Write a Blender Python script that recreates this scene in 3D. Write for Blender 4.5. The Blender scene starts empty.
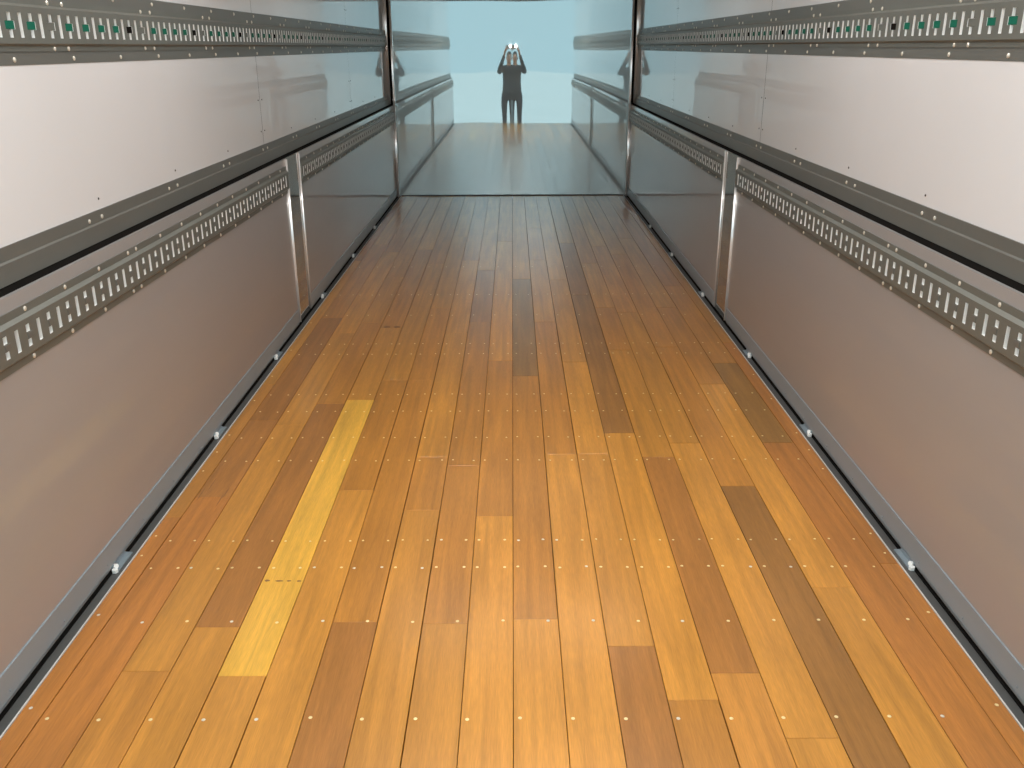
import bpy, bmesh, math, random
from mathutils import Vector, Matrix, noise
random.seed(7)
C = bpy.context.scene.collection
SC = bpy.context.scene

# ---------------------------------------------------------------- camera
def set_camera():
    pitch, yaw, roll = 0.35704, -0.00151, -0.00428
    cp, sp, cy, sy = math.cos(pitch), math.sin(pitch), math.cos(yaw), math.sin(yaw)
    fw = Vector((sy*cp, cy*cp, -sp)); r = Vector((cy, -sy, 0)); u = r.cross(fw)
    c, s = math.cos(roll), math.sin(roll)
    r2 = c*r + s*u; u2 = -s*r + c*u
    M = Matrix((r2, u2, -fw)).transposed().to_4x4()
    M.translation = Vector((0.00265, 0.0, 1.48505))
    cd = bpy.data.cameras.new('camera'); co = bpy.data.objects.new('camera', cd); C.objects.link(co)
    co.matrix_world = M
    cd.sensor_fit = 'HORIZONTAL'; cd.sensor_width = 36.0; cd.lens = 904.57/1024*36.0
    cd.clip_start = 0.01; cd.clip_end = 200
    SC.camera = co
set_camera()

# ---------------------------------------------------------------- sky, sun, flash, added fill lamps, exposure
w = bpy.data.worlds.new('world'); SC.world = w; w.use_nodes = True
bg = w.node_tree.nodes['Background']
bg.inputs['Color'].default_value = (0.62, 0.87, 0.95, 1); bg.inputs['Strength'].default_value = 1.3
sd = bpy.data.lights.new('sun', 'SUN'); sd.energy = 5.2; sd.angle = 0.02; sd.color = (1, 0.97, 0.92)
so = bpy.data.objects.new('sun', sd); C.objects.link(so)
so.rotation_euler = Vector((0.25, -0.62, -1.0)).to_track_quat('-Z', 'Y').to_euler()   # high, from beyond the front of the trailer
fl = bpy.data.lights.new('phone_flash_light', 'SPOT'); fl.energy = 9; fl.color = (1.0, 0.95, 0.88)
fl.shadow_soft_size = 0.012; fl.spot_size = math.radians(100); fl.spot_blend = 0.6
fo = bpy.data.objects.new('phone_flash_light', fl); C.objects.link(fo)
fo.location = (0.03, 0.004, 1.505); fo.rotation_euler = Vector((0, 1, -0.36)).to_track_quat('-Z', 'Y').to_euler()
FILL_LAMPS = ((0.75, 20), (2.0, 20), (3.3, 19), (5.4, 6), (7.4, 3))        # out-of-view ceiling lamps added to brighten the interior: y, watts
for i, (ly, lw) in enumerate(FILL_LAMPS):
    ld = bpy.data.lights.new('added_ceiling_fill', 'AREA'); ld.shape = 'RECTANGLE'; ld.size = 1.80; ld.size_y = 0.12
    ld.energy = lw; ld.color = (1.0, 0.985, 0.97)
    lo_ = bpy.data.objects.new('added_ceiling_fill', ld); C.objects.link(lo_); lo_.location = (0, ly, 2.372)
SC.view_settings.view_transform = 'Standard'; SC.view_settings.look = 'None'
SC.view_settings.gamma = 1.0; SC.view_settings.use_curve_mapping = False
SC.view_settings.exposure = 0.10

# ---------------------------------------------------------------- materials
def mat(name, col, rough=0.5, metal=0.0, noise_amt=0.0, nscale=(4, 4, 4), bump=0.0, bscale=60, coat=0.0):
    m = bpy.data.materials.new(name); m.use_nodes = True
    nt = m.node_tree; b = nt.nodes['Principled BSDF']
    b.inputs['Base Color'].default_value = (*col, 1); b.inputs['Roughness'].default_value = rough
    b.inputs['Metallic'].default_value = metal
    if coat: b.inputs['Coat Weight'].default_value = coat; b.inputs['Coat Roughness'].default_value = 0.025
    tc = nt.nodes.new('ShaderNodeTexCoord')
    if noise_amt:
        mp = nt.nodes.new('ShaderNodeMapping'); mp.inputs['Scale'].default_value = nscale
        n = nt.nodes.new('ShaderNodeTexNoise'); n.inputs['Scale'].default_value = 1; n.inputs['Detail'].default_value = 4
        nt.links.new(tc.outputs['Object'], mp.inputs['Vector']); nt.links.new(mp.outputs['Vector'], n.inputs['Vector'])
        mx = nt.nodes.new('ShaderNodeMix'); mx.data_type = 'RGBA'
        mx.inputs['A'].default_value = (*[c*(1-noise_amt) for c in col], 1)
        mx.inputs['B'].default_value = (*[min(1, c*(1+noise_amt)) for c in col], 1)
        nt.links.new(n.outputs['Fac'], mx.inputs['Factor']); nt.links.new(mx.outputs['Result'], b.inputs['Base Color'])
    if bump:
        n2 = nt.nodes.new('ShaderNodeTexNoise'); n2.inputs['Scale'].default_value = bscale; n2.inputs['Detail'].default_value = 2
        bp = nt.nodes.new('ShaderNodeBump'); bp.inputs['Strength'].default_value = bump; bp.inputs['Distance'].default_value = 0.002
        nt.links.new(tc.outputs['Object'], n2.inputs['Vector']); nt.links.new(n2.outputs['Fac'], bp.inputs['Height'])
        nt.links.new(bp.outputs['Normal'], b.inputs['Normal'])
    return m
M = {}
M['white_panel'] = mat('white_coated_panel', (0.76, 0.75, 0.75), 0.35, 0.0, 0.02, (1, 3, 3), coat=1.0)
M['lower_panel'] = mat('satin_stainless_panel', (0.43, 0.415, 0.41), 0.42, 0.35, 0.04, (1, 1.5, 9), coat=0.7)
M['end_panel'] = mat('polished_front_panel', (0.66, 0.79, 0.81), 0.014, 0.54)
M['rail'] = mat('galvanised_track', (0.21, 0.215, 0.19), 0.42, 0.5, 0.12, (1, 3, 12))
M['cut'] = mat('zinc_painted_lit', (0.93, 0.93, 0.90), 0.4, 0.0)  # whitened base paints the light caught by slot edges; also on clamp bolts
M['trim'] = mat('grey_steel_trim', (0.20, 0.20, 0.18), 0.38, 0.45, 0.10, (1, 2, 9))
M['kick'] = mat('brushed_kick_plate', (0.31, 0.37, 0.41), 0.35, 0.30, 0.08, (1, 2, 20))
M['gutter'] = mat('dark_floor_channel', (0.10, 0.10, 0.095), 0.5, 0.2, 0.15, (2, 8, 2))
M['edge'] = mat('bright_aluminium_edging', (0.85, 0.82, 0.78), 0.35, 0.3)
M['bead'] = mat('polished_corner_bead', (0.98, 0.98, 0.97), 0.22, 0.5)
M['post'] = mat('mirror_stainless_post', (0.50, 0.48, 0.45), 0.05, 0.95)
M['black'] = mat('black_rubber_and_gap_shade', (0.008, 0.007, 0.006), 0.9)  # also stands in for shade in the gap under the kick plate
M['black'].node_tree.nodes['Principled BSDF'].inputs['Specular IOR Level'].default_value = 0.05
M['screw'] = mat('zinc_screw', (0.85, 0.80, 0.70), 0.3, 0.5)
M['darkscrew'] = mat('dark_rivet', (0.06, 0.055, 0.05), 0.4, 0.3)
M['brass'] = mat('yellow_zinc_screw', (0.95, 0.78, 0.42), 0.3, 0.4)
M['green'] = mat('green_insert', (0.003, 0.12, 0.075), 0.6)
M['green'].node_tree.nodes['Principled BSDF'].inputs['Specular IOR Level'].default_value = 0.2
M['ceiling'] = mat('white_ceiling_panel', (0.75, 0.75, 0.73), 0.35)
M['concrete'] = mat('yard_concrete', (0.46, 0.51, 0.52), 0.9, 0, 0.12, (1, 1, 1), 0.2, 30)
M['skin'] = mat('skin', (0.52, 0.30, 0.21), 0.5)
M['hair'] = mat('dark_hair', (0.02, 0.015, 0.012), 0.5)
M['jacket'] = mat('dark_work_jacket', (0.05, 0.06, 0.07), 0.8, 0, 0.2, (9, 9, 9))
M['trousers'] = mat('dark_work_trousers', (0.04, 0.045, 0.06), 0.85, 0, 0.2, (9, 9, 9))
M['shoe'] = mat('black_shoe', (0.02, 0.02, 0.02), 0.45)
M['phone'] = mat('black_phone', (0.02, 0.02, 0.022), 0.2)
M['eye'] = mat('eye_white', (0.8, 0.8, 0.78), 0.3)
M['lip'] = mat('lip', (0.42, 0.17, 0.14), 0.5)
M['knot'] = mat('dark_timber_knot', (0.24, 0.11, 0.04), 0.6)
M['lens'] = mat('lens_glass', (0.01, 0.01, 0.02), 0.05)

def wood():
    m = bpy.data.materials.new('varnished_floor_plank'); m.use_nodes = True
    nt = m.node_tree; N = nt.nodes; L = nt.links; b = N['Principled BSDF']
    at = N.new('ShaderNodeAttribute'); at.attribute_name = 'plank'     # the plank's own timber colour
    sh = N.new('ShaderNodeAttribute'); sh.attribute_name = 'shift'
    tc = N.new('ShaderNodeTexCoord'); add = N.new('ShaderNodeVectorMath'); add.operation = 'ADD'
    L.new(tc.outputs['Object'], add.inputs[0]); L.new(sh.outputs['Vector'], add.inputs[1])
    mp = N.new('ShaderNodeMapping'); mp.inputs['Scale'].default_value = (38, 1.6, 1); L.new(add.outputs[0], mp.inputs['Vector'])
    n1 = N.new('ShaderNodeTexNoise'); n1.inputs['Scale'].default_value = 1; n1.inputs['Detail'].default_value = 5; n1.inputs['Distortion'].default_value = 0.6
    L.new(mp.outputs['Vector'], n1.inputs['Vector'])
    mp2 = N.new('ShaderNodeMapping'); mp2.inputs['Scale'].default_value = (420, 22, 1); L.new(add.outputs[0], mp2.inputs['Vector'])
    n2 = N.new('ShaderNodeTexNoise'); n2.inputs['Scale'].default_value = 1; n2.inputs['Detail'].default_value = 2
    L.new(mp2.outputs['Vector'], n2.inputs['Vector'])
    mp3 = N.new('ShaderNodeMapping'); mp3.inputs['Scale'].default_value = (6, 2.2, 1); L.new(add.outputs[0], mp3.inputs['Vector'])
    n3 = N.new('ShaderNodeTexNoise'); n3.inputs['Scale'].default_value = 1; n3.inputs['Detail'].default_value = 3
    L.new(mp3.outputs['Vector'], n3.inputs['Vector'])
    def rng(src, a, b_, lo=0.3, hi=0.7):
        r = N.new('ShaderNodeMapRange'); r.inputs['From Min'].default_value = lo; r.inputs['From Max'].default_value = hi
        r.inputs['To Min'].default_value = a; r.inputs['To Max'].default_value = b_; L.new(src, r.inputs['Value']); return r.outputs['Result']
    def mul(a, b_):
        q = N.new('ShaderNodeMath'); q.operation = 'MULTIPLY'; L.new(a, q.inputs[0]); L.new(b_, q.inputs[1]); return q.outputs[0]
    f = mul(mul(rng(n1.outputs['Fac'], 0.80, 1.14), rng(n2.outputs['Fac'], 0.90, 1.10)), rng(n3.outputs['Fac'], 0.92, 1.09))
    vm = N.new('ShaderNodeVectorMath'); vm.operation = 'SCALE'; L.new(at.outputs['Vector'], vm.inputs[0]); L.new(f, vm.inputs['Scale'])
    L.new(vm.outputs[0], b.inputs['Base Color'])
    b.inputs['IOR'].default_value = 1.55; b.inputs['Roughness'].default_value = 0.34; b.inputs['Specular IOR Level'].default_value = 0.3; b.inputs['Coat Weight'].default_value = 0.7; b.inputs['Coat Roughness'].default_value = 0.22; b.inputs['Coat IOR'].default_value = 1.5
    bp = N.new('ShaderNodeBump'); bp.inputs['Strength'].default_value = 0.04; bp.inputs['Distance'].default_value = 0.0005
    L.new(n1.outputs['Fac'], bp.inputs['Height']); L.new(bp.outputs['Normal'], b.inputs['Normal'])
    return m
M['wood'] = wood()

# ---------------------------------------------------------------- helpers
def obj(name, bm, m, parent=None, smooth=False, fix=True):
    me = bpy.data.meshes.new(name)
    if fix: bmesh.ops.recalc_face_normals(bm, faces=bm.faces)
    bm.to_mesh(me); bm.free()
    for x in (m if isinstance(m, (list, tuple)) else [m]): me.materials.append(x)
    if smooth:
        for p in me.polygons: p.use_smooth = True
    o = bpy.data.objects.new(name, me); C.objects.link(o)
    if parent: o.parent = parent
    return o
def empty(name, loc=(0, 0, 0)):
    o = bpy.data.objects.new(name, None); o.location = loc; o.empty_display_size = 0.05; C.objects.link(o); return o
def tag(o, label=None, cat=None, group=None, kind=None):
    if label: o['label'] = label
    if cat: o['category'] = cat
    if group: o['group'] = group
    if kind: o['kind'] = kind
    return o
def box(bm, x0, x1, y0, y1, z0, z1, bev=0.0, mi=0):
    vs = [bm.verts.new((x, y, z)) for x in (x0, x1) for y in (y0, y1) for z in (z0, z1)]
    fs = []
    for f in ((0, 1, 3, 2), (4, 6, 7, 5), (0, 4, 5, 1), (2, 3, 7, 6), (0, 2, 6, 4), (1, 5, 7, 3)):
        q = bm.faces.new([vs[i] for i in f]); q.material_index = mi; fs.append(q)
    if bev:
        es = {e for f in fs for e in f.edges}
        bmesh.ops.bevel(bm, geom=list(es), offset=bev, segments=2, affect='EDGES', profile=0.5)
def prism(bm, prof, y0, y1, s=1):
    """extrude a closed (x,z) profile along y; s mirrors x"""
    a = [bm.verts.new((s*x, y0, z)) for x, z in prof]; b = [bm.verts.new((s*x, y1, z)) for x, z in prof]
    n = len(prof)
    bm.faces.new(a); bm.faces.new(b[::-1])
    for i in range(n): bm.faces.new((a[i], b[i], b[(i+1) % n], a[(i+1) % n]))
def cyl(bm, p0, p1, r0, r1=None, seg=12, caps=True):
    r1 = r0 if r1 is None else r1
    p0, p1 = Vector(p0), Vector(p1); d = (p1-p0).normalized()
    q = d.to_track_quat('Z', 'Y').to_matrix()
    A = []; B = []
    for i in range(seg):
        t = 2*math.pi*i/seg; v = q @ Vector((math.cos(t), math.sin(t), 0))
        A.append(bm.verts.new(p0+v*r0)); B.append(bm.verts.new(p1+v*r1))
    for i in range(seg): bm.faces.new((A[i], A[(i+1) % seg], B[(i+1) % seg], B[i]))
    if caps: bm.faces.new(A[::-1]); bm.faces.new(B)
def vbead(bm, s, xo, y, wd, a0, a1, z0, z1, n=8, back=0.012):
    """upright bead with a shallow curved face; the face turns from a0 to a1 degrees towards the middle of the room"""
    x, yy = xo, y; pr = [(x, yy)]
    for i in range(n):
        f = math.radians(a0+(a1-a0)*(i+0.5)/n); x -= math.cos(f)*wd/n; yy += math.sin(f)*wd/n; pr.append((x, yy))
    pr += [(x, y+back), (xo, y+back)]
    A = [bm.verts.new((s*q[0], q[1], z0)) for q in pr]; B = [bm.verts.new((s*q[0], q[1], z1)) for q in pr]
    bm.faces.new(A); bm.faces.new(B[::-1])
    for i in range(len(pr)):
        f = bm.faces.new((A[i], B[i], B[(i+1) % len(pr)], A[(i+1) % len(pr)])); f.smooth = i < n
def ball(bm, c, r, sx=1, sy=1, sz=1, sub=2):
    g = bmesh.ops.create_icosphere(bm, subdivisions=sub, radius=r)
    for v in g['verts']: v.co = Vector((v.co.x*sx, v.co.y*sy, v.co.z*sz)) + Vector(c)
def screw_mesh(name, r, h, m, seg=10):
    """low domed head, axis +X towards the room at the origin"""
    bm = bmesh.new()
    cyl(bm, (0, 0, 0), (h*0.5, 0, 0), r, r, seg, False); cyl(bm, (h*0.5, 0, 0), (h, 0, 0), r, r*0.55, seg, True)
    me = bpy.data.meshes.new(name); bmesh.ops.recalc_face_normals(bm, faces=bm.faces); bm.to_mesh(me); bm.free(); me.materials.append(m); return me
def inst(name, me, parent, loc, rot=(0, 0, 0)):
    o = bpy.data.objects.new(name, me); C.objects.link(o); o.parent = parent; o.location = loc; o.rotation_euler = rot; return o

PU, PL = 2.472, 2.0965
def snap(y, ph): return ph + (math.floor((y-ph)/0.0536)+0.5)*0.0536
UX, LX = 1.26, 1.215            # inner faces of the upper and lower side linings
YO, YE = 0.10, 9.72             # rear opening, front wall
ZC = 2.42
YP0, YP1 = 4.95, 5.27           # polished post
SIDES = ((-1, 'left'), (1, 'right'))
SCR = screw_mesh('screw', 0.0065, 0.0035, M['screw'])
SCRS = screw_mesh('small_screw', 0.004, 0.0025, M['darkscrew'], 8)
SCRK = screw_mesh('small_screw', 0.0035, 0.002, M['kick'], 8)
def face_rot(s): return (0, 0, math.pi if s > 0 else 0)      # screw axis towards the room

# ---------------------------------------------------------------- yard outside
bm = bmesh.new(); box(bm, -40, 40, -60, 14, -0.5, -0.30); tag(obj('ground', bm, M['concrete']), kind='structure')

# ---------------------------------------------------------------- floor of planks
P = 0.1245
COL = {'L': (0.66, 0.288, 0.043), 'M': (0.55, 0.230, 0.036), 'D': (0.38, 0.168, 0.036), 'B': (0.86, 0.46, 0.058),
       'R': (0.54, 0.205, 0.036), 'N': (0.44, 0.180, 0.036), 'K': (0.34, 0.160, 0.032), 'G': (0.60, 0.262, 0.040), 'O': (0.62, 0.262, 0.044)}
cols = {  # per column: far-to-near breaks read off the photograph (y, colour nearer than y)
 -10: [(9.8, 'M'), (6.6, 'L'), (3.99, 'M'), (2.707, 'R')],
 -9: [(9.8, 'G'), (7.2, 'M'), (5.1, 'N'), (3.55, 'N'), (2.85, 'R')],
 -8: [(9.8, 'M'), (6.9, 'L'), (4.8, 'G'), (3.498, 'G'), (1.901, 'M')],
 -7: [(9.8, 'G'), (6.1, 'L'), (5.0, 'M'), (3.741, 'N'), (2.087, 'G')],
 -6: [(9.8, 'L'), (7.0, 'M'), (4.892, 'L'), (3.783, 'B'), (1.881, 'G')],
 -5: [(9.8, 'M'), (6.5, 'G'), (4.04, 'M'), (2.9, 'L')],
 -4: [(9.8, 'L'), (7.5, 'G'), (5.305, 'M'), (4.04, 'M'), (2.108, 'N')],
 -3: [(9.8, 'M'), (6.6, 'L'), (4.793, 'L'), (3.177, 'M'), (2.75, 'G')],
 -2: [(9.8, 'G'), (6.298, 'N'), (5.0, 'M'), (3.1, 'M'), (2.1, 'G')],
 -1: [(9.8, 'G'), (7.3, 'L'), (4.32, 'M'), (2.706, 'L')],
 0: [(9.8, 'L'), (6.029, 'K'), (4.091, 'M'), (2.119, 'L')],
 1: [(9.8, 'G'), (7.876, 'O'), (6.613, 'G'), (5.0, 'M'), (3.2, 'L')],
 2: [(9.8, 'L'), (6.0, 'G'), (4.294, 'L'), (3.2, 'G'), (1.997, 'N')],
 3: [(9.8, 'G'), (7.228, 'N'), (5.6, 'D'), (3.402, 'L'), (1.786, 'M')],
 4: [(9.8, 'M'), (6.5, 'G'), (5.3, 'M'), (4.483, 'G'), (3.17, 'N'), (1.886, 'O')],
 5: [(9.8, 'L'), (7.1, 'O'), (5.2, 'G'), (3.3, 'L'), (1.656, 'L')],
 6: [(9.8, 'G'), (6.8, 'M'), (4.53, 'M'), (2.922, 'D')],
 7: [(9.8, 'M'), (7.4, 'G'), (5.3, 'M'), (3.971, 'L'), (2.272, 'L')],
 8: [(9.8, 'M'), (8.3, 'N'), (5.821, 'M'), (4.27, 'K'), (3.3, 'R')],
 9: [(9.8, 'R'), (8.0, 'M'), (4.6, 'R'), (2.4, 'R')],
}
bm = bmesh.new(); lp = bm.loops.layers.float_color.new('plank'); ls = bm.loops.layers.float_color.new('shift')
for k, br in cols.items():
    x0, x1 = k*P, (k+1)*P
    if k == -10: x0 = -1.178
    if k == 9: x1 = 1.178
    g = 0.0008
    for i, (yf, c) in enumerate(br):
        yn = br[i+1][0] if i+1 < len(br) else YO
        yf = min(yf, YE)
        v = 1 + random.uniform(-0.07, 0.07); cc = [q*v*0.93 for q in COL[c]]
        n0 = len(bm.faces)
        a0, a1, b0, b1 = x0+g, x1-g*random.choice((1, 1, 1.6, 2.4)), yn+g*0.6, yf-g*0.6
        nb = set(bm.faces)
        h = 0.0015
        lo = [bm.verts.new(q) for q in ((a0, b0, -0.03), (a1, b0, -0.03), (a1, b1, -0.03), (a0, b1, -0.03))]
        md = [bm.verts.new(q) for q in ((a0, b0, -h*.6), (a1, b0, -h*.6), (a1, b1, -h*.6), (a0, b1, -h*.6))]
        up = [bm.verts.new(q) for q in ((a0+h*.6, b0+h*.6, 0), (a1-h*.6, b0+h*.6, 0), (a1-h*.6, b1-h*.6, 0), (a0+h*.6, b1-h*.6, 0))]
        fs = [bm.faces.new(up)]
        for j in range(4):
            fs.append(bm.faces.new((lo[j], lo[(j+1) % 4], md[(j+1) % 4], md[j]))); fs.append(bm.faces.new((md[j], md[(j+1) % 4], up[(j+1) % 4], up[j])))
        off = (random.uniform(0, 50), random.uniform(0, 50), 0, 1)
        for f in fs:
            for l in f.loops: l[lp] = (*cc, 1); l[ls] = off
floor = tag(obj('floor', bm, M['wood'], fix=False), kind='structure')
bm = bmesh.new(); box(bm, -1.24, 1.24, YO, YE+0.05, -0.08, -0.03)
obj('subfloor', bm, M['black'], floor)
MARKS = [(-.731,2.316,.008,.005),(-.695,2.314,.012,.0035),(-.666,2.314,.007,.0035),(-.636,2.313,.007,.0035),(-.711,4.912,.020,.018),(-.654,4.911,.020,.018),(-1.108,2.875,.0016,.045),(-1.092,2.95,.0014,.05),(-1.027,2.829,.0016,.045),(-1.022,2.882,.0014,.04)]
# floor screws
FS = screw_mesh('floor_screw', 0.0048, 0.0014, M['brass'], 10)
FZ = screw_mesh('floor_screw', 0.0048, 0.0014, M['screw'], 10)
pts = []
for y, offs in ((1.33, (0.055,)), (1.725, (0.016,)), (2.11, (0.095,)), (2.386, (0.016, 0.099)), (2.547, (0.017, 0.098)), (3.147, (0.018, 0.100)), (3.365, (0.018, 0.100)),
                (3.645, (0.02, 0.10)), (3.851, (0.018, 0.098)), (4.43, (0.02, 0.10)), (4.60, (0.02, 0.10)), (5.15, (0.02,)), (5.62, (0.02, 0.1)), (6.4, (0.02,))):
    for k in range(-9, 9):
        for o_ in offs: pts.append((k*P+o_ + random.uniform(-.002, .002), y + random.uniform(-.004, .004)))
for s in (-1, 1):
    for y in (1.765, 2.145, 2.46, 2.581, 3.061, 3.23, 3.396, 3.78, 4.1, 4.5, 5.0): pts.append((s*1.160, y))
pts.sort(key=lambda q: q[1] + 0.2*abs(q[0]))
near, far = pts[:100], pts[100:]
for x, y in near:
    inst('floor_screw', FS if random.random() < 0.7 else FZ, floor, (x, y, -0.0002), (0, -math.pi/2, 0))
bm = bmesh.new()
for x, y in far: cyl(bm, (x, y, -0.001), (x, y, 0.0009), 0.0044, 0.0036, 8)
tag(obj('floor_screws', bm, M['brass'], floor), kind='stuff')
# small dark knots and worm marks in the timber
for i, (x, y, rx, ry) in enumerate(MARKS):
    bm = bmesh.new(); n = 10
    top = [bm.verts.new((x+rx*math.cos(2*math.pi*k/n), y+ry*math.sin(2*math.pi*k/n)*(1+.25*math.sin(3*k)), 0.0004)) for k in range(n)]
    bot = [bm.verts.new((v.co.x, v.co.y, -0.001)) for v in top]
    bm.faces.new(top)
    for k in range(n): bm.faces.new((top[k], bot[k], bot[(k+1) % n], top[(k+1) % n]))
    obj('knot', bm, M['knot'], floor)
# bright edging and sunken channel beside the planks
tn = 0
for s, side in SIDES:
    tn += 1
    bm = bmesh.new(); prism(bm, [(1.1785, -0.03), (1.1825, -0.03), (1.1825, 0.0012), (1.1785, 0.0012)], YO, YE, s)
    e = tag(obj('trim_%d' % tn, bm, M['edge']), 'thin bright aluminium edging along the %s side of the plank floor' % side, kind='structure')
    tn += 1
    bm = bmesh.new(); prism(bm, [(1.1825, -0.03), (1.232, -0.03), (1.232, 0.004), (1.226, 0.004), (1.226, -0.002), (1.1825, -0.002)], YO, YE, s)
    tag(obj('trim_%d' % tn, bm, M['gutter']), 'dark channel between the floor edging and the %s lining' % side, kind='structure')

# ---------------------------------------------------------------- side walls
def track_face(bm, s, X, depth, y0, y1, z0, z1, hz0, hz1, pitch, phase, midw=0.046):
    """web of the track as one sheet with real slots: a plain slot and a slot with a wide middle window in turn"""
    zm = (hz0+hz1)/2; hh = (hz1-hz0); mh = hh*0.17
    w2 = 0.0082
    n = int((y1-y0)/pitch) + 2
    ys = set([y0, y1]); holes = []
    k0 = math.ceil((y0-phase)/pitch) - 1
    for k in range(k0, k0+n+2):
        yc = phase + k*pitch
        for typ, yy in ((0, yc), (1, yc+pitch/2)):
            hw = w2 if typ == 0 else midw/2
            if yy-hw < y0+0.001 or yy+hw > y1-0.001: continue
            holes.append((typ, yy))
            ys.update((yy-w2, yy+w2)); 
            if typ == 1: ys.update((yy-midw/2, yy+midw/2))
    ys = sorted(ys); zs = [z0, hz0, zm-mh, zm+mh, hz1, z1]
    V = {}
    def vx(x, y, z):
        key = (round(x, 5), round(y, 5), round(z, 5))
        if key not in V: V[key] = bm.verts.new((s*x, y, z))
        return V[key]
    def is_hole(ya, yb, zi):
        ym = (ya+yb)/2
        for t, yy in holes:
            if abs(ym-yy) < w2:
                return (1 <= zi <= 3) and not (t == 1 and zi == 2 and midw < 0.02)
            if t == 1 and midw > 0.02 and abs(ym-yy) < midw/2: return zi == 2
        return False
    grid = {}
    for i in range(len(ys)-1):
        for j in range(5):
            grid[i, j] = is_hole(ys[i], ys[i+1], j)
            if not grid[i, j]:
                f = bm.faces.new((vx(X, ys[i], zs[j]), vx(X, ys[i+1], zs[j]), vx(X, ys[i+1], zs[j+1]), vx(X, ys[i], zs[j+1])))
    Xb = X+depth
    for (i, j), h in grid.items():
        if not h: continue
        for (di, dj) in ((1, 0), (-1, 0), (0, 1), (0, -1)):
            if not grid.get((i+di, j+dj), False):
                if di: yy = ys[i+1] if di > 0 else ys[i]; a, b = (yy, zs[j]), (yy, zs[j+1])
                else: zz = zs[j+1] if dj > 0 else zs[j]; a, b = (ys[i], zz), (ys[i+1], zz)
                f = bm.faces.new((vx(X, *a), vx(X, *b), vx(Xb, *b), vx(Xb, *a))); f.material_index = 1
    return [yy for t, yy in holes if t == 1]

def track(s, side, name_label, level, y0, y1, pitch, phase, scr_ys):
    if level == 'upper':
        base = UX - 0.002
        prof = [(base, 1.478), (base-0.003, 1.478), (base-0.003, 1.4905), (base-0.013, 1.497)]
        prof2 = [(base-0.013, 1.586), (base-0.003, 1.593), (base-0.003, 1.607), (base, 1.607)]
        z0, z1, h0, h1 = 1.497, 1.586, 1.511, 1.571; zs_ = (1.4842, 1.6003)
    else:
        base = LX
        prof = [(base, 0.747), (base-0.003, 0.747), (base-0.003, 0.765), (base-0.014, 0.774)]
        prof2 = [(base-0.014, 0.861), (base-0.004, 0.870), (base-0.004, 0.890), (base, 0.890)]
        z0, z1, h0, h1 = 0.774, 0.861, 0.790, 0.846; zs_ = (0.7565, 0.880)
    X = prof[-1][0]
    root = empty('cargo_track', (s*base, y0, z0)); inv = Matrix.Translation(-Vector(root.location))
    tag(root, name_label, 'cargo track', 'slotted cargo tracks screwed along the side walls')
    bm = bmesh.new()
    for pr in (prof, prof2):
        for i in range(len(pr)-1):
            a, b = pr[i], pr[i+1]
            bm.faces.new([bm.verts.new(q) for q in ((s*a[0], y0, a[1]), (s*a[0], y1, a[1]), (s*b[0], y1, b[1]), (s*b[0], y0, b[1]))])
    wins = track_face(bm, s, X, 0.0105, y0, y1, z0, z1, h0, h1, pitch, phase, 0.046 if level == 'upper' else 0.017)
    for yy in (y0, y1):
        bm.faces.new([bm.verts.new((s*q[0], yy, q[1])) for q in prof+prof2])
    bmesh.ops.remove_doubles(bm, verts=bm.verts, dist=0.0004)
    # back sheet behind the slots
    xb = base-0.0015
    b4 = [bm.verts.new(q) for q in ((s*xb, y0+.001, z0), (s*xb, y1-.001, z0), (s*xb, y1-.001, z1), (s*xb, y0+.001, z1))]
    f = bm.faces.new(b4); f.material_index = 2
    bmesh.ops.transform(bm, matrix=inv, verts=bm.verts)
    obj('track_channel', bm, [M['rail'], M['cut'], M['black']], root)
    zm = (h0+h1)/2; mh = (h1-h0)*0.17
    for i, yy in enumerate(wins):
        bm = bmesh.new(); k = round((yy-2.418)/0.1072)
        if level == 'upper':
            q = sorted((s*(X+0.0012), s*(X+0.004)))
            box(bm, q[0], q[1], yy-0.0225, yy+0.0225, zm-mh*0.95, zm+mh*0.95)
            m = M['black'] if (k > 6 and k % 6 == 1) else (M['rail'] if k % 6 == 2 else M['green'])
        else:
            q = sorted((s*(X-0.0022), s*(X-0.0001))); m = M['trim']
            box(bm, q[0], q[1], yy-0.006, yy+0.020, zm-mh*0.8, zm+mh*0.8, 0.0007)
        bmesh.ops.transform(bm, matrix=inv, verts=bm.verts)
        o = obj('slot_insert', bm, m, root)
        if m is M['green']: o['label'] = 'green insert behind the slot window'
    for yy in scr_ys:
        if not (y0+0.0045 < yy < y1-0.0045): continue
        for z in zs_: inst('screw', SCR, root, (s*(base-0.0035)-root.location.x, yy-y0, z-z0), face_rot(s))
    return root

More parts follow.
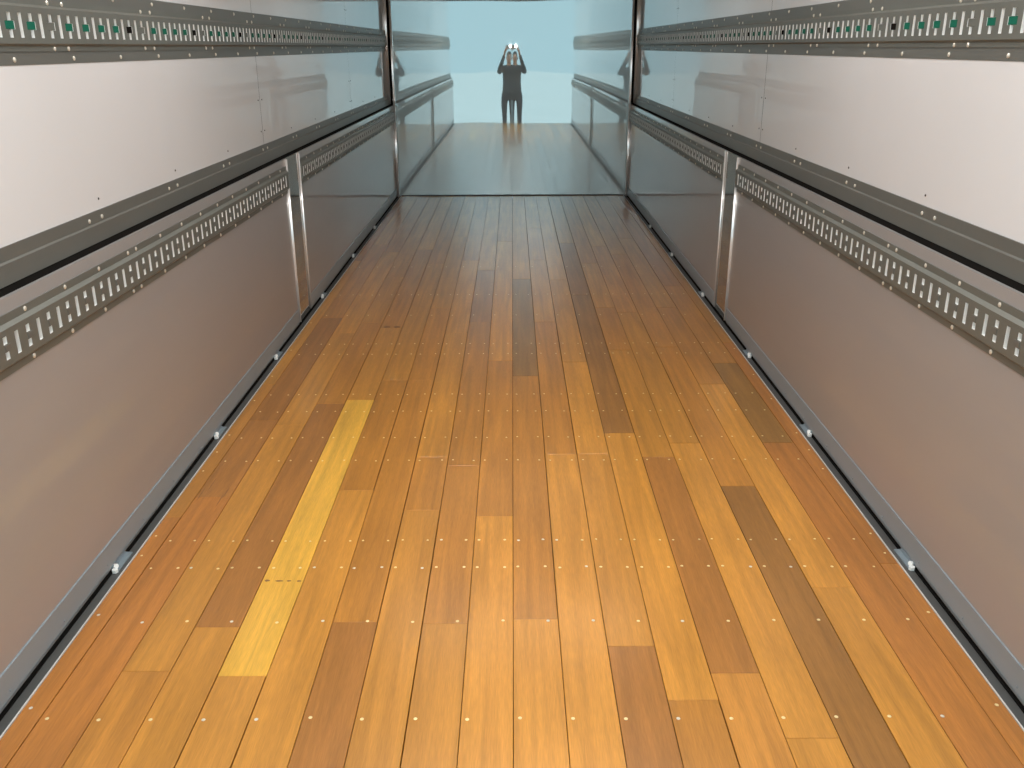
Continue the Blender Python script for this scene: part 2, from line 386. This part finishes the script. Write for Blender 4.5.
for s, side in SIDES:
    wall = empty('wall_%s' % side, (s*UX, YO, 0)); tag(wall, kind='structure')
    W_ = Matrix.Translation(-Vector(wall.location))
    def wpart(name, bm, m, **k):
        bmesh.ops.transform(bm, matrix=W_, verts=bm.verts); return obj(name, bm, m, wall, **k)
    # outer skin of the wall
    bm = bmesh.new(); a, b = sorted((s*(UX+0.012), s*(UX+0.07))); box(bm, a, b, YO, YE+0.10, -0.2, ZC+0.08)
    wpart('outer_skin', bm, M['ceiling'])
    # upper lining sheets
    for a, b in ((YO, 2.05), (2.05, 4.735), (4.735, 7.40), (7.40, 9.665)):
        bm = bmesh.new()
        nx = max(2, int((b-a)/0.06)); ny = 24
        vs = {}
        yd = 3.39
        for i in range(nx+1):
            for j in range(ny+1):
                y = a+0.0020 + (b-a-0.0040)*i/nx; z = 0.93 + (ZC-0.93)*j/ny
                d = 0.0
                if 0 < i < nx:
                    d = 0.0010*math.sin(y*1.7+s)*math.sin(z*2.3) + 0.0016*math.exp(-((y-yd+0.12*(z-1.2)*s*0)/0.03)**2)*math.exp(-((z-1.28)/0.2)**2)
                vs[i, j] = bm.verts.new((s*(UX-d), y, z))
        for i in range(nx):
            for j in range(ny): bm.faces.new((vs[i, j], vs[i+1, j], vs[i+1, j+1], vs[i, j+1]))
        o = wpart('upper_panel', bm, M['white_panel'], smooth=True)
    for y in (2.05, 4.735, 7.40):
        bm = bmesh.new(); a_, b_ = sorted((s*(UX+0.0005), s*(UX+0.003))); box(bm, a_, b_, y-0.004, y+0.004, 0.94, ZC-0.01); wpart('seam_backing', bm, M['black'])
    # dark rivets above the ledge and along the seams
    riv = [(y, 1.056) for y in (2.11, 2.78, 3.45, 4.12, 5.35, 6.02, 6.7, 8.0, 8.7, 9.3)]
    riv += [(y, z) for y in (4.70, 4.77, 7.365, 7.435) for z in (1.09, 1.24, 1.75)]
    for y, z in riv: inst('rivet', SCRS, wall, (s*(UX-0.0005)-wall.location.x, y-YO, z), face_rot(s))
    # lower lining sheets
    for a, b in ((YO, YP0), (YP1, 9.665)):
        bm = bmesh.new(); prism(bm, [(LX, 0.01), (LX, 0.9255), (LX+0.012, 0.9255), (LX+0.012, 0.01)], a, b, s)
        wpart('lower_panel', bm, M['lower_panel'])
    # polished post between the lower sheets
    bm = bmesh.new(); prism(bm, [(LX+0.002, 0.004), (LX+0.002, 0.9255), (LX+0.014, 0.9255), (LX+0.014, 0.004)], YP0+0.001, YP1-0.001, s)
    p = wpart('post', bm, M['post']); 
    for yy, r in ((YP0+0.004, 0.0055), (YP1-0.002, 0.003)):
        bm = bmesh.new(); vbead(bm, s, LX+0.001, yy-0.004, 2*r+0.002, 10, 17, 0.02, 0.9245, back=0.008)
        bmesh.ops.transform(bm, matrix=W_, verts=bm.verts)
        o = obj('edge_bead', bm, M['bead'], p, smooth=False)
    # corner beads at the front wall
    for nm, X, z0, z1 in (('corner_bead', UX-0.004, 0.94, ZC-0.01), ('corner_bead', LX-0.006, 0.005, 0.935)):
        bm = bmesh.new(); vbead(bm, s, X+0.006, 9.640, 0.024, 5.5, 8.5, z0, z1, back=0.028)
        wpart(nm, bm, M['bead'])
    # dark fill in the corner
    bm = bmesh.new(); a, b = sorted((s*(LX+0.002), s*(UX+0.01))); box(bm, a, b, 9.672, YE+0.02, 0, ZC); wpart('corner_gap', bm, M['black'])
    # ledge trim above the black joint
    tn += 1
    bm = bmesh.new(); prism(bm, [(UX+0.004, 1.025), (UX-0.004, 1.025), (UX-0.004, 0.990), (UX-0.010, 0.986), (UX-0.010, 0.935), (UX+0.004, 0.935)], YO, 9.66, s)
    t = tag(obj('trim_%d' % tn, bm, M['trim']), 'grey folded steel trim under the white panels of the %s wall' % side, kind='structure')
    for y0_ in [2.02+0.667*k for k in range(12)]:
        for d in (0, 0.088): inst('screw', SCR, t, (s*(UX-0.0045), y0_+d, 1.003), face_rot(s))
    # black joint lying on top of the lower lining
    bm = bmesh.new(); prism(bm, [(LX+0.015, 0.90), (LX+0.0145, 0.9245), (UX-0.001, 0.9345), (UX+0.011, 0.9345), (UX+0.011, 0.90)], YO, 9.67, s)
    wpart('black_joint', bm, M['black'])
    # backing strip of the upper track
    tn += 1
    bm = bmesh.new()
    for z0, z1 in ((1.4455, 1.643),): prism(bm, [(UX+0.004, z0), (UX-0.002, z0), (UX-0.002, z1), (UX+0.004, z1)], YO, 9.655, s)
    t = tag(obj('trim_%d' % tn, bm, M['trim']), 'grey backing strip behind the upper track of the %s wall' % side, kind='structure')
    for k in range(23):
        y = 2.10+0.332*k
        for z in (1.4585, 1.628): inst('screw', SCR, t, (s*(UX-0.0025), y, z), face_rot(s))
    # kick plate
    for (a, b) in ((YO, YP0-0.004), (YP1+0.002, 9.655)):
        nm = 'baseboard_%s' % side
        bm = bmesh.new(); prism(bm, [(LX+0.001, 0.0945), (LX-0.004, 0.0935), (LX-0.006, 0.024), (LX-0.003, 0.017), (LX+0.001, 0.017)], a, b, s)
        kb = tag(obj(nm, bm, M['kick']), 'brushed steel kick plate along the foot of the %s wall, %s the post' % (side, 'nearer than' if a < 1 else 'beyond'), kind='structure')
        y = a+0.08+0.2
        while y < b-0.05:
            inst('screw', SCRK, kb, (s*(LX-0.006), y, 0.04), face_rot(s)); y += 0.28
    # tracks
    upl = [1.95+0.656*k + d for k in range(12) for d in (0.044, 0.128)]
    cuts = [YO, snap(3.345, PU), snap(6.63, PU), 9.62]
    nmz = ('nearest the camera', 'in the middle of the wall', 'running up to the front corner')
    for i in range(3):
        track(s, side, 'grey slotted upper track on the %s wall, length %s' % (side, nmz[i]), 'upper', cuts[i]+0.0004, cuts[i+1]-0.0004, 0.1072, PU, upl)
    lol = [2.816-0.2145*k for k in range(0, 13)] + [2.881+0.2145*k for k in range(0, 32)]
    lo_c = ((YO, snap(2.851, PL), 'nearest the camera'), (snap(2.851, PL), YP0-0.004, 'ending at the post'), (YP1+0.004, 9.635, 'beyond the post'))
    for a, b, nm in lo_c:
        track(s, side, 'grey slotted track on the lower %s wall, length %s' % (side, nm), 'lower', a+0.0004, b-0.0004, 0.1072, PL, lol)

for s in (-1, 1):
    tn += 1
    bm = bmesh.new(); prism(bm, [(LX-0.005, -0.0015), (LX+0.016, -0.0015), (LX+0.016, 0.016), (LX+0.004, 0.016), (LX, 0.0015), (LX-0.005, 0.0015)], YO, 9.65, s)  # solid black strip in place of the shade below the kick plate
    tag(obj('trim_%d' % tn, bm, M['black']), 'black strip for the shaded gap under the %s kick plate' % ('left' if s < 0 else 'right'), kind='structure')

# ---------------------------------------------------------------- clamps in the floor channel
def clamp(first):
    root = empty('floor_clamp')
    bm = bmesh.new()
    prism(bm, [(0, -0.002), (0.020, -0.002), (0.020, 0.016), (0.0165, 0.016), (0.0165, 0.002), (0, 0.002)], 0, 0.11)
    for v in bm.verts:
        if v.co.y > 0.1 and v.co.z > 0.005: v.co.y -= 0.018
    obj('bracket', bm, M['kick'], root)
    bm = bmesh.new(); cyl(bm, (0.008, -0.004, -0.001), (0.008, -0.004, 0.010), 0.0095, 0.0095, 6); obj('bolt', bm, M['cut'], root)
    bm = bmesh.new(); cyl(bm, (0.016, 0.012, 0.010), (0.005, 0.004, 0.016), 0.0075, 0.0075, 8); obj('nut', bm, M['cut'], root)
    return root
proto = clamp(True); used = False
def place_clamp(s, y, label):
    global used
    if not used and s > 0: o = proto; used = True
    else:
        o = proto.copy(); C.objects.link(o)
        for ch in list(CH):
            c = ch.copy(); C.objects.link(c); c.parent = o
    o.scale = (s, 1, 1); o.location = (s*1.196, y, 0)
    tag(o, label, 'clamp', 'small steel clamps in the floor channels')
CH = [o for o in C.objects if o.parent == proto]
wd = ['first (nearest)', 'second', 'third', 'fourth', 'fifth', 'farthest']
for s, side in ((1, 'right'), (-1, 'left')):
    for i, y in enumerate((2.37, 3.37, 4.36, 5.56, 6.74, 7.88)):
        if i == 3: place = 'just beyond the polished post'
        place_clamp(s, y, 'small bolted steel clamp in the %s floor channel, %s counted from the camera' % (side, wd[i]))

# ---------------------------------------------------------------- front wall
fw_ = empty('wall_front', (0, YE, 0)); tag(fw_, kind='structure')
def relief(x, z):
    b = 0.0007*math.exp(-((z-1.48)/0.28)**2)
    ax = abs(x)
    d = -ax*b*1.5 - 0.0005*math.exp(-ax/0.09) + 0.00010*math.sin(x*5.1)*math.sin(z*4.2+1)
    return d + 0.00028*noise.noise(Vector((x*1.6, z*2.2, 3.1)))
for a, b in ((-1.20, 0.0), (0.0, 1.20)):
    bm = bmesh.new(); nx, nz = 80, 130; vs = {}
    for i in range(nx+1):
        for j in range(nz+1):
            x = a+(b-a)*i/nx; z = 0.002+(ZC-0.002)*j/nz
            vs[i, j] = bm.verts.new((x, -relief(x, z), z))
    for i in range(nx):
        for j in range(nz): bm.faces.new((vs[i, j], vs[i+1, j], vs[i+1, j+1], vs[i, j+1]))
    obj('front_panel', bm, M['end_panel'], fw_, smooth=True, fix=False)
bm = bmesh.new(); box(bm, -1.33, 1.33, 0.004, 0.08, -0.2, ZC+0.08); obj('outer_skin', bm, M['ceiling'], fw_)
bm = bmesh.new(); box(bm, -0.0012, 0.0012, -0.0014, 0.001, 0.002, ZC); obj('centre_seam', bm, M['end_panel'], fw_)
for s in (-1, 1):
    bm = bmesh.new(); vbead(bm, s, 1.224, -0.024, 0.026, 5.5, 8.5, 0.003, ZC-0.005, back=0.021); obj('corner_bead', bm, M['bead'], fw_)
bm = bmesh.new(); box(bm, -1.178, 1.178, YE-0.012, YE-0.001, 0.0, 0.010)
tn += 1; tag(obj('trim_%d' % tn, bm, M['gutter']), 'dark joint where the floor meets the front wall', kind='structure')

# ---------------------------------------------------------------- ceiling and rear frame
bm = bmesh.new(); box(bm, -1.33, 1.33, YO, YE+0.08, ZC, ZC+0.08); tag(obj('ceiling', bm, M['ceiling']), kind='structure')
tn += 1
for i, (ly, lw) in enumerate(FILL_LAMPS):  # bodies for the added fill lamps
    root = empty('added_ceiling_lamp', (0, ly, ZC)); tag(root, 'long white fill lamp added across the roof, %s' % ('nearest the rear opening', 'second from the rear opening', 'third from the rear opening', 'fourth from the rear opening', 'nearest the front wall')[i], 'lamp', 'added fill lamps across the ceiling')
    bm = bmesh.new(); box(bm, -0.95, 0.95, -0.07, 0.07, -0.040, -0.001, 0.006); obj('housing', bm, M['ceiling'], root)
bm = bmesh.new(); box(bm, -1.33, 1.33, YO-0.05, YO+0.03, 2.32, ZC+0.08)
tag(obj('trim_%d' % tn, bm, M['trim']), 'steel header over the rear opening', kind='structure')
tn += 1
bm = bmesh.new(); box(bm, -1.33, 1.33, YO-0.06, YO-0.001, -0.2, -0.002)
tag(obj('trim_%d' % tn, bm, M['trim']), 'steel sill at the rear edge of the floor', kind='structure')

# ---------------------------------------------------------------- the person with the phone (seen mirrored in the front wall)
def skin(name, chains, m, parent, sub=2):
    """chains of (x, y, z, rx, ry); a leading int in a chain joins it to a vertex already laid down"""
    verts, edges, rad, roots = [], [], [], []
    for ch in chains:
        prev = None
        if isinstance(ch[0], int): prev = ch[0]; ch = ch[1:]
        else: roots.append(len(verts))
        for p in ch:
            verts.append(p[:3]); rad.append((p[3], p[4] if len(p) > 4 else p[3]))
            if prev is not None: edges.append((prev, len(verts)-1))
            prev = len(verts)-1
    me = bpy.data.meshes.new(name); me.from_pydata(verts, edges, []); me.materials.append(m)
    o = bpy.data.objects.new(name, me); C.objects.link(o); o.parent = parent
    md = o.modifiers.new('skin', 'SKIN'); md.use_smooth_shade = True
    for i, d in enumerate(me.skin_vertices[0].data):
        d.radius = rad[i]; d.use_root = i in roots
    sb = o.modifiers.new('sub', 'SUBSURF'); sb.levels = sub; sb.render_levels = sub
    return o
GZ = -0.30
per = empty('person', (0, -0.50, GZ))
tag(per, 'person in a dark jacket at the rear opening holding up a phone with both hands', 'person')
body = [[(0, 0, 0.93, .10, .08), (0, 0, 1.08, .11, .08), (0, -.01, 1.25, .15, .10), (0, -.01, 1.36, .13, .08), (0, .0, 1.44, .055, .055),
         (0, .015, 1.50, .062, .065), (0, .02, 1.56, .074, .088), (0, .012, 1.62, .074, .090), (0, .008, 1.665, .045, .06)]]
for s in (-1, 1):
    body.append([0, (s*.10, 0, 0.84, .085), (s*.105, .012, 0.65, .070), (s*.105, .016, 0.48, .054), (s*.107, -.005, 0.32, .050), (s*.11, -.02, 0.10, .036), (s*.115, .03, 0.045, .038, .03), (s*.125, .12, 0.028, .034, .022)])
    body.append([3, (s*.17, 0, 1.385, .055), (s*.24, .10, 1.30, .043), (s*.235, .20, 1.36, .040), (s*.17, .32, 1.53, .031), (s*.115, .43, 1.70, .026), (s*.097, .452, 1.735, .030, .018), (s*.090, .462, 1.765, .032, .016)])
    for f, (dx, L_) in enumerate(((0.006, .030), (0.002, .034), (-0.002, .032), (-0.006, .026))):   # fingers curled over the phone's end
        z = 1.752+f*0.0175
        body.append([(s*.094, .460, z, .009), (s*.090, .478+.002*f, z+.006, .0085), (s*(.078), .502, z+.008, .0078), (s*(.062), .509, z+.006-.002*f, .007), (s*(.062-L_*.45), .509, z+.004-.003*f, .006)])
    body.append([(s*.098, .455, 1.735, .011), (s*.078, .458, 1.735, .010), (s*.058, .468, 1.748, .009), (s*.046, .472, 1.762, .008)])   # thumb behind the phone
bo = skin('body', body, M['skin'], per)
skin('jacket', [[(0, 0, 0.80, .185, .15), (0, 0, 0.90, .175, .14), (0, 0, 1.08, .155, .12), (0, -.01, 1.25, .175, .125), (0, -.01, 1.37, .145, .095), (0, -.004, 1.42, .07, .07)]] +
     [[4, (s*.18, 0, 1.385, .073), (s*.245, .10, 1.30, .060), (s*.24, .20, 1.36, .055), (s*.175, .32, 1.53, .043), (s*.13, .40, 1.655, .037)] for s in (-1, 1)], M['jacket'], per)
skin('trousers', [[(0, 0, 1.00, .135, .11), (0, 0, 0.90, .15, .12)]] +
     [[1, (s*.10, 0, 0.80, .10), (s*.107, .012, 0.65, .085), (s*.107, .016, 0.48, .070), (s*.108, -.005, 0.32, .064), (s*.11, -.02, 0.08, .058)] for s in (-1, 1)], M['trousers'], per)
for s in (-1, 1):
    skin('shoe', [[(s*.112, -.045, 0.045, .042, .042), (s*.115, .03, 0.048, .045, .042), (s*.124, .12, 0.036, .046, .034), (s*.130, .17, 0.030, .034, .026)]], M['shoe'], per)
    bm = bmesh.new(); ball(bm, (s*.031, .094, 1.585), .012, 1, .6, .75); obj('eye', bm, M['eye'], per, smooth=True)
    bm = bmesh.new(); ball(bm, (s*.031, .1005, 1.585), .005, 1, .5, 1); obj('pupil', bm, M['hair'], per, smooth=True)
    bm = bmesh.new(); ball(bm, (s*.078, .01, 1.575), .026, .35, .7, 1.15); obj('ear', bm, M['skin'], per, smooth=True)
skin('hair', [[(0, -.045, 1.52, .060, .045), (0, -.04, 1.60, .078, .065), (0, -.012, 1.655, .078, .085), (0, .03, 1.675, .060, .055)]], M['hair'], per)
skin('nose', [[(0, .100, 1.588, .007, .007), (0, .112, 1.562, .010, .010), (0, .108, 1.548, .013, .009)]], M['skin'], per)
bm = bmesh.new(); ball(bm, (0, .092, 1.522), .022, 1.05, .45, .32); obj('mouth', bm, M['lip'], per, smooth=True)
ph = empty('phone', (0, -0.012, 1.487)); tag(ph, 'black phone held sideways in the hands of the person', 'phone')
bm = bmesh.new(); box(bm, -0.075, 0.075, -0.008, 0.0, -0.036, 0.036, 0.003); obj('phone_body', bm, M['phone'], ph)
bm = bmesh.new(); cyl(bm, (0.003, -0.001, -0.002), (0.003, 0.002, -0.002), 0.008, 0.008, 20); obj('camera_lens', bm, M['lens'], ph)
bm = bmesh.new(); cyl(bm, (0.030, -0.001, 0.018), (0.030, 0.001, 0.018), 0.003, 0.003, 12); obj('flash_lamp', bm, M['edge'], ph)
